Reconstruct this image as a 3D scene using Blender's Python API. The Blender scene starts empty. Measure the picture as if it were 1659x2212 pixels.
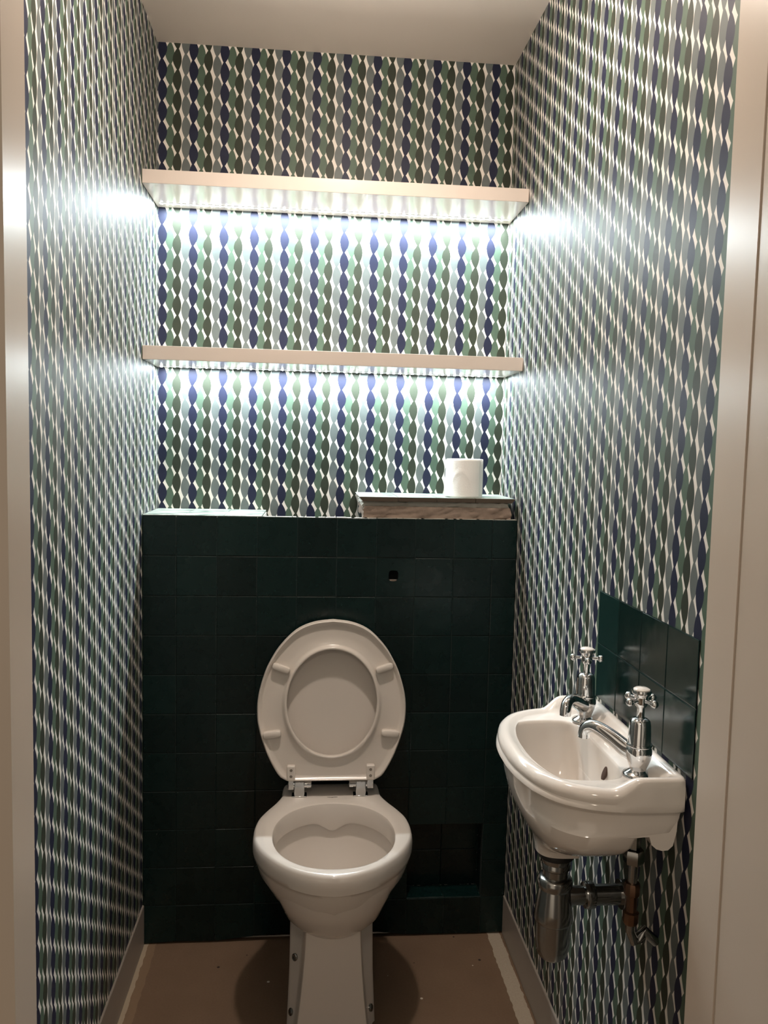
import bpy, bmesh, math, random
from mathutils import Vector, Matrix
random.seed(7)
PI = math.pi
COL = bpy.context.scene.collection
SC = bpy.context.scene

# ------------------------------------------------------------------ numbers of the room (metres)
W = 0.95          # room width
D = 0.2008        # back wall behind the boxing front
HC = 2.3356       # ceiling
HB = 1.117        # top of tiled boxing
YD = -1.10        # inner edge of the door frame
CAM = (0.42, -2.0218, 1.2957)
F_PX, YAW, PITCH, ROLL = 1731.26, -0.0897, -0.0800, 0.0225

# ------------------------------------------------------------------ helpers: objects
def lin(c):
    return tuple((v / 12.92 if v <= 0.04045 else ((v + 0.055) / 1.055) ** 2.4) for v in (x / 255.0 for x in c))

def obj(name, bm, mat=None, parent=None, smooth=True, angle=35, bevel=0.0, seg=2, sub=0):
    bmesh.ops.recalc_face_normals(bm, faces=bm.faces)
    me = bpy.data.meshes.new(name)
    bm.to_mesh(me); bm.free()
    o = bpy.data.objects.new(name, me)
    COL.objects.link(o)
    mats = mat if isinstance(mat, (list, tuple)) else [mat]
    for m in mats:
        if m: me.materials.append(m)
    if smooth:
        for p in me.polygons: p.use_smooth = True
        me.set_sharp_from_angle(angle=math.radians(angle))
    if parent: o.parent = parent
    if bevel > 0:
        b = o.modifiers.new('bevel', 'BEVEL'); b.width = bevel; b.segments = seg; b.limit_method = 'ANGLE'; b.angle_limit = math.radians(40)
    if sub:
        s = o.modifiers.new('sub', 'SUBSURF'); s.levels = sub; s.render_levels = sub
    return o

def thing(name, label, cat, loc=(0, 0, 0), group=None):
    o = bpy.data.objects.new(name, None); COL.objects.link(o)
    o.empty_display_size = 0.05
    o.location = loc
    return tag(o, label, cat, group)

def tag(o, label, cat, group=None):
    o['label'] = label; o['category'] = cat
    if group: o['group'] = group
    return o

def struct(o, label=None):
    o['kind'] = 'structure'
    if label: o['label'] = label
    return o

def add_box(bm, x0, x1, y0, y1, z0, z1, mi=0):
    vs = [bm.verts.new((x, y, z)) for x in (x0, x1) for y in (y0, y1) for z in (z0, z1)]
    idx = [(0, 1, 3, 2), (4, 6, 7, 5), (0, 4, 5, 1), (2, 3, 7, 6), (0, 2, 6, 4), (1, 5, 7, 3)]
    fs = []
    for i in idx:
        f = bm.faces.new([vs[k] for k in i]); f.material_index = mi; fs.append(f)
    return vs, fs

def box_obj(name, x0, x1, y0, y1, z0, z1, mat, parent=None, bevel=0.0):
    bm = bmesh.new(); add_box(bm, x0, x1, y0, y1, z0, z1)
    return obj(name, bm, mat, parent, smooth=bevel > 0, bevel=bevel)

def loft(bm, rings, cap0=True, cap1=True, closed=True, mi=0):
    vr = [[bm.verts.new(p) for p in r] for r in rings]
    n = len(vr[0])
    for a, b in zip(vr[:-1], vr[1:]):
        for i in range(n if closed else n - 1):
            j = (i + 1) % n
            f = bm.faces.new((a[i], a[j], b[j], b[i])); f.material_index = mi
    if cap0: bm.faces.new(vr[0]).material_index = mi
    if cap1: bm.faces.new(vr[-1]).material_index = mi
    return vr

def frame_for(d):
    d = Vector(d).normalized()
    a = Vector((0, 0, 1)) if abs(d.z) < 0.9 else Vector((1, 0, 0))
    u = d.cross(a).normalized(); v = d.cross(u).normalized()
    return u, v

def lathe(bm, prof, origin=(0, 0, 0), axis=(0, 0, 1), n=40, mi=0):
    """prof: list of (radius, height along axis)"""
    o = Vector(origin); ax = Vector(axis).normalized(); u, v = frame_for(ax)
    rings = []
    for r, h in prof:
        r = max(r, 1e-5)
        rings.append([o + ax * h + u * (r * math.cos(2 * PI * i / n)) + v * (r * math.sin(2 * PI * i / n)) for i in range(n)])
    return loft(bm, rings, mi=mi)

def tube(bm, pts, radii, n=18, mi=0, squash=None):
    pts = [Vector(p) for p in pts]
    if not isinstance(radii, (list, tuple)): radii = [radii] * len(pts)
    rings = []; u = None
    for i, p in enumerate(pts):
        t = (pts[min(i + 1, len(pts) - 1)] - pts[max(i - 1, 0)]).normalized()
        if u is None: u, v = frame_for(t)
        else:
            u = (u - t * u.dot(t)).normalized(); v = t.cross(u).normalized()
        r = radii[i]
        rings.append([p + u * (r * math.cos(2 * PI * k / n)) + v * (r * math.sin(2 * PI * k / n)) for k in range(n)])
    return loft(bm, rings, mi=mi)

def ball(bm, c, r, mi=0, n=16):
    prof = [(r * math.sin(PI * i / 12), -r * math.cos(PI * i / 12)) for i in range(13)]
    lathe(bm, prof, c, n=n, mi=mi)

def prism(bm, poly, fn0, fn1, mi=0):
    """poly in 2D; fn0/fn1 map (a,b) to the two 3D end caps"""
    r0 = [fn0(*p) for p in poly]; r1 = [fn1(*p) for p in poly]
    return loft(bm, [r0, r1], mi=mi)

def catmull(pts, per=10):
    out = []
    P = [pts[0]] + list(pts) + [pts[-1]]
    for i in range(1, len(P) - 2):
        p0, p1, p2, p3 = (Vector(P[k]) for k in (i - 1, i, i + 1, i + 2))
        for s in range(per):
            t = s / per
            out.append(0.5 * ((2 * p1) + (p2 - p0) * t + (2 * p0 - 5 * p1 + 4 * p2 - p3) * t * t + (3 * p1 - p0 - 3 * p2 + p3) * t ** 3))
    out.append(Vector(P[-2]))
    return out

def resample(pts, n):
    L = [0.0]
    for a, b in zip(pts[:-1], pts[1:]): L.append(L[-1] + (Vector(b) - Vector(a)).length)
    out = []; k = 0
    for i in range(n + 1):
        s = L[-1] * i / n
        while k < len(L) - 2 and L[k + 1] < s: k += 1
        d = L[k + 1] - L[k]
        t = 0 if d == 0 else (s - L[k]) / d
        out.append(Vector(pts[k]).lerp(Vector(pts[k + 1]), t))
    return out

def sym_ring(half, n=40, smooth=True):
    """half: [(a, w)] from rear centre (w=0) to front centre; returns closed list of (a, w) with both signs"""
    h = [Vector((a, w, 0)) for a, w in half]
    c = catmull(h) if smooth else h
    r = resample(c, n)
    r[0].y = 0; r[-1].y = 0
    full = [(p.x, p.y) for p in r] + [(p.x, -p.y) for p in r[-2:0:-1]]
    return full

def sstep(a, b, x):
    t = min(1, max(0, (x - a) / (b - a))); return t * t * (3 - 2 * t)

# ------------------------------------------------------------------ helpers: materials
class N:
    """tiny expression builder on shader math nodes"""
    def __init__(s, nt): s.nt = nt
    def m(s, op, a, b=None, c=None, clamp=False):
        n = s.nt.nodes.new('ShaderNodeMath'); n.operation = op; n.use_clamp = clamp
        for i, v in enumerate((a, b, c)):
            if v is None: continue
            if isinstance(v, (int, float)): n.inputs[i].default_value = v
            else: s.nt.links.new(v, n.inputs[i])
        return n.outputs[0]
    def mix(s, f, a, b):
        n = s.nt.nodes.new('ShaderNodeMix'); n.data_type = 'RGBA'
        for k, v in ((0, f), (6, a), (7, b)):
            if isinstance(v, (int, float)): n.inputs[k].default_value = v
            elif isinstance(v, tuple): n.inputs[k].default_value = (*v[:3], 1)
            else: s.nt.links.new(v, n.inputs[k])
        return n.outputs[2]
    def noise(s, scale, detail=3, vec=None, rough=0.5):
        n = s.nt.nodes.new('ShaderNodeTexNoise'); n.inputs['Scale'].default_value = scale
        n.inputs['Detail'].default_value = detail; n.inputs['Roughness'].default_value = rough
        if vec: s.nt.links.new(vec, n.inputs['Vector'])
        return n.outputs['Fac']
    def coords(s, which='Object'):
        n = s.nt.nodes.new('ShaderNodeTexCoord'); return n.outputs[which]
    def ramp(s, f, stops):
        n = s.nt.nodes.new('ShaderNodeValToRGB'); s.nt.links.new(f, n.inputs[0])
        e = n.color_ramp.elements
        while len(e) < len(stops): e.new(0.5)
        for el, (p, c) in zip(e, stops):
            el.position = p; el.color = (*c, 1) if isinstance(c, tuple) else (c, c, c, 1)
        return n.outputs[0]
    def bump(s, h, strength=0.2, dist=0.002):
        n = s.nt.nodes.new('ShaderNodeBump'); n.inputs['Strength'].default_value = strength; n.inputs['Distance'].default_value = dist
        s.nt.links.new(h, n.inputs['Height']); return n.outputs[0]

def mat(name, color=(0.8, 0.8, 0.8), rough=0.5, metal=0.0, spec=0.5, coat=0.0, emis=None, estr=0.0):
    m = bpy.data.materials.new(name); m.use_nodes = True
    b = m.node_tree.nodes['Principled BSDF']
    b.inputs['Base Color'].default_value = (*color, 1)
    b.inputs['Roughness'].default_value = rough
    b.inputs['Metallic'].default_value = metal
    b.inputs['Specular IOR Level'].default_value = spec
    b.inputs['Coat Weight'].default_value = coat
    b.inputs['Coat Roughness'].default_value = 0.05
    if emis:
        b.inputs['Emission Color'].default_value = (*emis, 1); b.inputs['Emission Strength'].default_value = estr
    m['b'] = 1
    return m

def bsdf(m): return m.node_tree.nodes['Principled BSDF']
def plug(m, out, inp): m.node_tree.links.new(out, bsdf(m).inputs[inp])

def wobbly(m, base, base2, scale=8, bump=0.0, bscale=60, rough_var=None):
    n = N(m.node_tree); f = n.noise(scale, 4, n.coords())
    plug(m, n.mix(f, base, base2), 'Base Color')
    if bump: plug(m, n.bump(n.noise(bscale, 3, n.coords()), bump, 0.002), 'Normal')
    return m

# wallpaper: chains of leaf shapes in four colours, repeated, drawn from the UV map in metres
PW, PV = 0.0805, 0.0527
def wallpaper(name, u0, v0, pw=PW, pv=PV):
    m = mat(name, rough=0.48, spec=0.19)
    n = N(m.node_tree)
    uvn = m.node_tree.nodes.new('ShaderNodeUVMap'); uvn.uv_map = 'UVMap'
    sep = m.node_tree.nodes.new('ShaderNodeSeparateXYZ'); m.node_tree.links.new(uvn.outputs[0], sep.inputs[0])
    u = n.m('DIVIDE', n.m('SUBTRACT', sep.outputs[0], u0), pw)
    v = n.m('DIVIDE', n.m('SUBTRACT', v0, sep.outputs[1]), pv)       # grows downwards
    fu = n.m('FRACT', u)
    def leaf(center, phase, wm, wn=0.034, skew=0.0):
        s = n.m('ABSOLUTE', n.m('SINE', n.m('MULTIPLY', n.m('SUBTRACT', v, phase), PI)))
        w = n.m('ADD', n.m('MULTIPLY', n.m('POWER', s, 0.95), wm - wn), wn)
        # wrapped distance from a centre line that sways a little between the necks
        cc = n.m('ADD', n.m('MULTIPLY', s, skew), center)
        d = n.m('ABSOLUTE', n.m('SUBTRACT', n.m('FRACT', n.m('ADD', n.m('SUBTRACT', fu, cc), 1.5)), 0.5))
        return n.m('LESS_THAN', d, w)
    tone = n.noise(26, 4, uvn.outputs[0])
    def tint(c):
        return n.mix(tone, tuple(x * 0.80 for x in c), tuple(min(1, x * 1.20) for x in c))
    paper = lin((220, 214, 205))
    green, grey, olive, navy = lin((78, 95, 81)), lin((97, 103, 101)), lin((51, 56, 46)), lin((35, 38, 57))
    c = n.mix(leaf(0.271, 0.221, 0.148, skew=-0.018), paper, tint(green))
    c = n.mix(leaf(0.762, 0.720, 0.148, skew=0.018), c, tint(grey))
    c = n.mix(leaf(0.509, 0.485, 0.144, skew=-0.021), c, tint(olive))
    c = n.mix(leaf(0.0, 0.0, 0.148, skew=0.020), c, tint(navy))
    plug(m, c, 'Base Color')
    plug(m, n.bump(n.noise(420, 2, uvn.outputs[0]), 0.05, 0.001), 'Normal')
    return m

M = {}
M['wp_back'] = wallpaper('wallpaper_back', 0.0117, 1.7148)
M['wp_left'] = wallpaper('wallpaper_left', -0.7045, 1.8715, 0.0765, 0.0525)
M['wp_right'] = wallpaper('wallpaper_right', 0.9785, 1.7612, 0.0790, 0.0525)
M['paint'] = wobbly(mat('cream_satin_paint', rough=0.28), lin((203, 189, 174)), lin((196, 182, 167)), 3)
M['ceil'] = wobbly(mat('ceiling_paint', rough=0.8), lin((238, 230, 221)), lin((234, 225, 216)), 2)
M['skirt'] = wobbly(mat('skirting_paint', rough=0.4), lin((158, 150, 141)), lin((142, 134, 126)), 6)
M['shelf'] = wobbly(mat('shelf_paint', rough=0.22), lin((206, 194, 184)), lin((201, 189, 179)), 3)
M['china'] = mat('white_china', lin((226, 218, 210)), rough=0.10, coat=0.3)
M['plastic'] = mat('seat_plastic', lin((220, 211, 202)), rough=0.22)
M['chrome'] = mat('chrome', (0.72, 0.73, 0.74), rough=0.06, metal=1.0)
M['satin'] = mat('satin_chrome', (0.62, 0.63, 0.63), rough=0.22, metal=1.0)
M['dull'] = mat('worn_chrome', (0.30, 0.30, 0.29), rough=0.2, metal=1.0)
M['dark'] = mat('dark_rubber', (0.008, 0.008, 0.008), rough=0.5)
M['black'] = mat('dark_hollow', (0.004, 0.0035, 0.003), rough=0.9)
M['screw'] = mat('screw_steel', (0.18, 0.15, 0.12), rough=0.35, metal=1.0)
M['warm_chrome'] = mat('warm_chrome', lin((122, 94, 76)), rough=0.3, metal=1.0)  # chrome, with the warm wall's reflection put into its colour
M['tape'] = mat('led_tape', (0.85, 0.86, 0.88), rough=0.5)
M['led'] = mat('led_chip', (1, 1, 1), rough=0.5, emis=(0.86, 0.95, 1.0), estr=55.0)
M['paper'] = mat('toilet_paper', lin((238, 236, 232)), rough=0.95, spec=0.1)
n_ = N(M['paper'].node_tree); plug(M['paper'], n_.bump(n_.noise(260, 2, n_.coords()), 0.25, 0.002), 'Normal')
M['card'] = mat('cardboard', lin((150, 128, 104)), rough=0.9)
M['grout'] = mat('dark_grout', lin((24, 38, 36)), rough=0.8)
M['brick'] = wobbly(mat('rough_mortar', rough=0.95), lin((150, 132, 118)), lin((112, 96, 84)), 30, bump=0.9, bscale=45)
M['plaster'] = wobbly(mat('pale_plaster', rough=0.9), lin((206, 204, 196)), lin((170, 164, 152)), 40, bump=0.5, bscale=60)

def tile_mat(name, c1, c2, rough=0.12, bump=0.35):
    m = mat(name, rough=rough, spec=0.4)
    n = N(m.node_tree)
    at = m.node_tree.nodes.new('ShaderNodeAttribute'); at.attribute_name = 'tone'
    f = n.m('ADD', n.m('MULTIPLY', at.outputs['Fac'], 0.65), n.m('MULTIPLY', n.noise(14, 4, n.coords()), 0.35))
    plug(m, n.mix(f, c1, c2), 'Base Color')
    plug(m, n.bump(n.noise(16, 2, n.coords()), bump, 0.004), 'Normal')
    r = n.m('ADD', n.m('MULTIPLY', n.noise(30, 3, n.coords()), 0.16), rough)
    plug(m, r, 'Roughness')
    return m
M['tile'] = tile_mat('dark_green_glazed_tile', lin((4, 21, 21)), lin((9, 35, 34)), rough=0.20)
M['tile_s'] = tile_mat('green_splashback_tile', lin((10, 28, 26)), lin((22, 46, 43)), rough=0.10, bump=0.14)
def streaky():  # glazed tile, pale patches mixed into the green by stretched noise
    m = mat('streaky_glazed_tile', rough=0.32, spec=0.5)
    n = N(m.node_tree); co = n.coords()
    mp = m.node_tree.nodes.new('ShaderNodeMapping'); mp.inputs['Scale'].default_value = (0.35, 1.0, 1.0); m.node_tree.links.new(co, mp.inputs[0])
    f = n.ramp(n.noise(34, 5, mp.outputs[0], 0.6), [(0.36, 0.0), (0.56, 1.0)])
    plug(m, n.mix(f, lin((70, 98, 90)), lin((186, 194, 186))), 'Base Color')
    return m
M['streaky'] = streaky()
M['tile_edge'] = mat('biscuit_tile_edge', lin((96, 84, 72)), rough=0.8)

# floor: brown hardboard with pale strips of old adhesive along the walls and a few flecks
def floor_mat():
    m = mat('brown_hardboard', rough=0.75, spec=0.3)
    n = N(m.node_tree); co = n.coords()
    sep = m.node_tree.nodes.new('ShaderNodeSeparateXYZ'); m.node_tree.links.new(co, sep.inputs[0])
    x = sep.outputs[0]
    fine = n.noise(220, 4, co); broad = n.noise(7, 4, co)
    c = n.mix(broad, lin((108, 88, 70)), lin((130, 108, 88)))
    c = n.mix(n.m('MULTIPLY', fine, 0.45), c, lin((84, 66, 52)))
    wob = n.m('MULTIPLY', n.m('SUBTRACT', n.noise(40, 3, co), 0.5), 0.010)
    xw = n.m('ADD', x, wob)
    rs = n.m('MULTIPLY', n.m('GREATER_THAN', xw, 0.905), n.m('LESS_THAN', xw, 0.940))
    c = n.mix(rs, c, n.mix(fine, lin((158, 146, 130)), lin((178, 168, 152))))
    ls = n.m('LESS_THAN', xw, 0.015)
    c = n.mix(ls, c, lin((170, 156, 136)))
    l2 = n.m('MULTIPLY', n.m('GREATER_THAN', xw, 0.015), n.m('LESS_THAN', xw, 0.036))
    c = n.mix(n.m('MULTIPLY', l2, 0.7), c, lin((136, 114, 92)))
    v = m.node_tree.nodes.new('ShaderNodeTexVoronoi'); v.inputs['Scale'].default_value = 21; m.node_tree.links.new(co, v.inputs['Vector'])
    dots = n.m('LESS_THAN', v.outputs['Distance'], 0.075)
    pick = n.m('GREATER_THAN', v.outputs['Color'], 0.55)
    c = n.mix(n.m('MULTIPLY', dots, pick), c, lin((40, 30, 24)))
    v2 = m.node_tree.nodes.new('ShaderNodeTexVoronoi'); v2.inputs['Scale'].default_value = 13; m.node_tree.links.new(co, v2.inputs['Vector'])
    c = n.mix(n.m('LESS_THAN', v2.outputs['Distance'], 0.045), c, lin((205, 198, 186)))
    plug(m, c, 'Base Color')
    plug(m, n.bump(fine, 0.2, 0.001), 'Normal')
    return m
M['floor'] = floor_mat()

# ------------------------------------------------------------------ setting
def wall_quad(name, pts, uvs, material, thick):
    """inner face with UVs in metres, backed by a slab of the given outward offset"""
    bm = bmesh.new(); uvl = bm.loops.layers.uv.new('UVMap')
    off = Vector(thick)
    vi = [bm.verts.new(p) for p in pts]; vo = [bm.verts.new(Vector(p) + off) for p in pts]
    f = bm.faces.new(vi)
    for l, uv in zip(f.loops, uvs): l[uvl].uv = uv
    bm.faces.new(list(reversed(vo)))
    for i in range(4):
        j = (i + 1) % 4
        bm.faces.new((vi[j], vi[i], vo[i], vo[j]))
    return struct(obj(name, bm, material, smooth=False))

wall_quad('wall_left', [(0, YD, 0), (0, D, 0), (0, D, HC), (0, YD, HC)],
          [(YD, 0), (D, 0), (D, HC), (YD, HC)], M['wp_left'], (-0.08, 0, 0))
wall_quad('wall_right', [(W, D, 0), (W, YD, 0), (W, YD, HC), (W, D, HC)],
          [(-D, 0), (-YD, 0), (-YD, HC), (-D, HC)], M['wp_right'], (0.08, 0, 0))
wall_quad('wall_back', [(0, D, 0), (W, D, 0), (W, D, HC), (0, D, HC)],
          [(0, 0), (W, 0), (W, HC), (0, HC)], M['wp_back'], (0, 0.08, 0))
struct(box_obj('ceiling', -0.08, W + 0.08, YD, D + 0.08, HC, HC + 0.08, M['ceil']))
struct(box_obj('floor', -0.6, W + 0.6, -2.6, D + 0.08, -0.06, 0.0, M['floor']))
struct(box_obj('wall_front', -0.6, W + 0.6, YD - 0.10, YD, 2.06, HC + 0.08, M['paint']))

# skirtings
def skirting(name, x_wall, sgn):
    bm = bmesh.new()
    prof = [(0.0, 0.0), (0.0045, 0.0), (0.0045, 0.106), (0.003, 0.108), (0.0, 0.108)]
    prism(bm, prof, lambda a, z: (x_wall + sgn * a, YD, z), lambda a, z: (x_wall + sgn * a, -0.001, z))
    return struct(obj(name, bm, M['skirt'], smooth=False, bevel=0.0008))
skirting('baseboard_left', 0.0, 1)
skirting('baseboard_right', W, -1)

# door frame: left and right linings with a narrow stop and the hall-side architrave
def jamb(name, xi, sgn, step):
    bm = bmesh.new()
    def bx(a0, a1, y0, y1):
        x0, x1 = sorted((xi + sgn * a0, xi + sgn * a1)); add_box(bm, x0, x1, y0, y1, 0, 2.06)
    if sgn < 0:
        bx(0, 0.187, YD - 0.066, YD)
        bx(0.187, 0.6, YD - 0.058, YD - 0.052)
    else:
        bx(0, 0.13, YD - 0.066, YD)
        bx(0.0016, 0.13, YD - 0.20, YD - 0.066)
        bx(0.13, 0.65, YD - 0.10, YD)
    return struct(obj(name, bm, M['paint'], smooth=False))
jamb('trim_1', 0.107, -1, 0)
jamb('trim_2', 0.899, 1, 0)

# ------------------------------------------------------------------ tiled boxing
PX_, PZ_ = 0.1001, 0.1013
XC = [0.0015, 0.0838] + [0.0838 + PX_ * k for k in range(1, 9)] + [W - 0.001]
ZR = [HB - PZ_ * k for k in range(0, 11)] + [0.003]
boxing = thing('cistern_boxing', 'low dark green tiled boxing across the back behind the toilet, its top unfinished', 'boxing', (W / 2, 0.0, 0))
def kid(o, root):
    o.parent = root; o.matrix_parent_inverse = Matrix.Translation(-Vector(root.location)); return o

def tile_face(bm, lay, corners, depth, tone, g=0.0006, tilt=0.0006):
    """one hand-made tile: front quad pulled in at the joints, slightly tilted"""
    (x0, z0), (x1, z1) = corners
    dv = [random.uniform(-tilt, tilt) for _ in range(4)]
    e = 0.0014
    out = [(x0 + g, z0 + g), (x1 - g, z0 + g), (x1 - g, z1 - g), (x0 + g, z1 - g)]
    inn = [(x0 + g + e, z0 + g + e), (x1 - g - e, z0 + g + e), (x1 - g - e, z1 - g - e), (x0 + g + e, z1 - g - e)]
    return out, inn, dv

def tile_grid(bm, cells, mapf, thick=0.008):
    lay = bm.verts.layers.float.new('tone') if 'tone' not in bm.verts.layers.float else bm.verts.layers.float['tone']
    for (c0, c1) in cells:
        tone = random.random()
        out, inn, dv = tile_face(bm, lay, (c0, c1), thick, tone)
        rb = [bm.verts.new(mapf(a, b, thick)) for a, b in out]
        rf = [bm.verts.new(mapf(a, b, 0.0009)) for a, b in out]
        ri = [bm.verts.new(mapf(a, b, 0.0 + abs(d))) for (a, b), d in zip(inn, dv)]
        for r in (rb, rf, ri):
            for v in r: v[lay] = tone
        for A, B in ((rb, rf), (rf, ri)):
            for i in range(4):
                bm.faces.new((A[i], A[(i + 1) % 4], B[(i + 1) % 4], B[i]))
        bm.faces.new(ri)

HOLE = (0.630, 0.969, 0.0125, 0.0145)
cells = []
for i in range(len(XC) - 1):
    for j in range(len(ZR) - 1):
        x0, x1, z1, z0 = XC[i], XC[i + 1], ZR[j], ZR[j + 1]
        if i in (7, 8) and j in (8, 9): continue            # niche
        if x0 < HOLE[0] < x1 and z0 < HOLE[1] < z1:
            hole_cell = (x0, x1, z0, z1); continue
        cells.append(((x0, z0), (x1, z1)))
bm = bmesh.new()
tile_grid(bm, cells, lambda a, b, d: (a, d, b))
# the drilled tile
lay = bm.verts.layers.float['tone']
x0, x1, z0, z1 = hole_cell
g = 0.0014
nseg = 32
outer, innr, innb = [], [], []
for k in range(nseg):
    t = 2 * PI * k / nseg + PI / nseg
    cx, cz, rx, rz = HOLE
    dx, dz = math.cos(t), math.sin(t)
    p = 3.2
    sc = (abs(dx) ** p + abs(dz) ** p) ** (-1 / p)
    innr.append((cx + rx * dx * sc, 0.0006, cz + rz * dz * sc)); innb.append((cx + rx * dx * sc, 0.0085, cz + rz * dz * sc))
    s = min(((x1 - g - cx) / dx) if dx > 1e-6 else 9, ((x0 + g - cx) / dx) if dx < -1e-6 else 9,
            ((z1 - g - cz) / dz) if dz > 1e-6 else 9, ((z0 + g - cz) / dz) if dz < -1e-6 else 9)
    outer.append((cx + dx * s, 0.0006, cz + dz * s))
for (a, b) in ((x0 + g, z0 + g), (x1 - g, z0 + g), (x1 - g, z1 - g), (x0 + g, z1 - g)):   # snap the nearest outer point to each corner
    k = min(range(nseg), key=lambda q: (outer[q][0] - a) ** 2 + (outer[q][2] - b) ** 2)
    outer[k] = (a, 0.0006, b)
vr = loft(bm, [[(p[0], 0.008, p[2]) for p in outer], outer, innr, innb], cap0=False, cap1=False)
for r in vr:
    for v in r: v[lay] = 0.55
def cut(x):
    return 0.002 + 0.015 * sstep(0.19, 0.33, x) * (1 - sstep(0.58, 0.64, x)) + 0.004 * math.sin(x * 21) ** 2
for v in bm.verts:
    if v.co.z < 0.02: v.co.z = cut(v.co.x) + (v.co.z - 0.003)
kid(obj('tile_facing', bm, M['tile'], smooth=False), boxing)

# grout bed / board behind the tiles, open at the niche and the button hole
bm = bmesh.new()
xs = sorted([0.001, 0.6165, 0.6435, XC[7], XC[9], W - 0.001]); zs = sorted([0.012, ZR[10], ZR[8], 0.953, 0.985, HB - 0.002]); zs[0] = 0.022
for i in range(len(xs) - 1):
    for j in range(len(zs) - 1):
        cxm, czm = (xs[i] + xs[i + 1]) / 2, (zs[j] + zs[j + 1]) / 2
        if XC[7] < cxm < XC[9] and ZR[10] < czm < ZR[8]: continue
        if abs(cxm - 0.63) < 0.0135 and abs(czm - 0.969) < 0.016: continue
        add_box(bm, xs[i], xs[i + 1], 0.0018, 0.020, zs[j], zs[j + 1])
kid(obj('backing_board', bm, M['grout'], smooth=False), boxing)
# plaster ring seen inside the hole and a black panel painting the shade behind
bm = bmesh.new(); add_box(bm, 0.6165, 0.6435, 0.009, 0.020, 0.951, 0.957)
kid(obj('hole_lip', bm, M['brick'], smooth=False), boxing)
kid(box_obj('hole_shade', 0.60, 0.66, 0.034, 0.04, 0.94, 1.0, M['black']), boxing)
# niche: tiled floor, back and side
ND = 0.064
bm = bmesh.new()
xm = (XC[7] + XC[9]) / 2
tile_grid(bm, [((XC[7], 0.004), (xm, ND)), ((xm, 0.004), (XC[9], ND))], lambda a, b, d: (a, b, ZR[10] - d + 0.001))
tile_grid(bm, [((XC[7], ZR[10]), (xm, ZR[9])), ((xm, ZR[10]), (XC[9], ZR[9])), ((XC[7], ZR[9]), (xm, ZR[8])), ((xm, ZR[9]), (XC[9], ZR[8]))], lambda a, b, d: (a, ND + d, b))
for xw, s in ((XC[9], 1), (XC[7], -1)):
    tile_grid(bm, [((0.004, ZR[10]), (ND, ZR[9])), ((0.004, ZR[9]), (ND, ZR[8]))], lambda a, b, d, xw=xw, s=s: (xw + s * d, a, b))
tile_grid(bm, [((XC[7], 0.004), (xm, ND)), ((xm, 0.004), (XC[9], ND))], lambda a, b, d: (a, b, ZR[8] + d))
kid(obj('niche_lining', bm, M['tile'], smooth=False), boxing)

# ragged black strip painting the shade in the gap under the tiles
bm = bmesh.new()
poly = []
for k in range(49):
    x = 0.001 + (W - 0.002) * k / 48
    poly.append((x, random.uniform(0.0, 0.004)))
top = [(x, 0.022) for x, _ in reversed(poly)]
prism(bm, poly + top, lambda x, z: (x, 0.026, z), lambda x, z: (x, 0.034, z))
kid(obj('bottom_gap_shade', bm, M['black'], smooth=False), boxing)

# left ledge top, tiled
bm = bmesh.new()
tile_grid(bm, [((0.001, 0.001), (0.1, 0.1)), ((0.1, 0.001), (0.2, 0.1)), ((0.2, 0.001), (0.294, 0.1)),
               ((0.001, 0.1), (0.1, D - 0.001)), ((0.1, 0.1), (0.2, D - 0.001)), ((0.2, 0.1), (0.294, D - 0.001))],
          lambda a, b, d: (a, b, HB + 0.0015 - d), thick=0.006)
kid(obj('ledge_top', bm, M['streaky'], smooth=False), boxing)
bm = bmesh.new()
vs, fs = add_box(bm, 0.001, 0.295, 0.021, D - 0.0005, 0.55, HB - 0.0055)
kid(obj('ledge_core', bm, M['plaster'], smooth=False), boxing)
# pale broken line of adhesive on the top edge of the front tiles
bm = bmesh.new()
x = 0.003
while x < W - 0.01:
    w = random.uniform(0.006, 0.03)
    h = random.uniform(0.0003, 0.0012)
    add_box(bm, x, min(x + w, W - 0.004), 0.0025, 0.019, HB - 0.0021, HB - 0.0008 + h); x += w + random.choice((0.0, 0.002, 0.008))
kid(obj('adhesive_edge', bm, M['plaster'], smooth=False), boxing)

# right upstand: rough brick/mortar course with four cap tiles
def rough_box(name, x0, x1, y0, y1, z0, z1, m, amp, nx, ny, nz, parent):
    bm = bmesh.new()
    vs, fs = add_box(bm, x0, x1, y0, y1, z0, z1)
    bmesh.ops.subdivide_edges(bm, edges=[e for e in bm.edges if abs(e.verts[0].co.x - e.verts[1].co.x) > 0.5 * (x1 - x0)], cuts=nx, use_grid_fill=True)
    bmesh.ops.subdivide_edges(bm, edges=[e for e in bm.edges if abs(e.verts[0].co.z - e.verts[1].co.z) > 0.5 * (z1 - z0)], cuts=nz, use_grid_fill=True)
    bmesh.ops.subdivide_edges(bm, edges=[e for e in bm.edges if abs(e.verts[0].co.y - e.verts[1].co.y) > 0.5 * (y1 - y0)], cuts=ny, use_grid_fill=True)
    for v in bm.verts:
        if abs(v.co.y - y0) < 1e-5: v.co.y += random.uniform(-amp, amp)
        if abs(v.co.x - x0) < 1e-5: v.co.x += random.uniform(-amp, amp * 2)
        if abs(v.co.x - x1) < 1e-5: v.co.x += random.uniform(-amp * 2, amp)
        if abs(v.co.z - z1) < 1e-5: v.co.z += random.uniform(-amp, amp) * 0.4
    return kid(obj(name, bm, m, smooth=True, angle=60), parent)
rough_box('brick_course', 0.549, 0.934, 0.010, D - 0.001, HB + 0.0005, 1.1465, M['brick'], 0.0022, 40, 12, 5, boxing)
rough_box('mortar_bed', 0.546, 0.930, 0.018, D - 0.001, 1.1455, 1.1585, M['plaster'], 0.003, 40, 12, 2, boxing)
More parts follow.
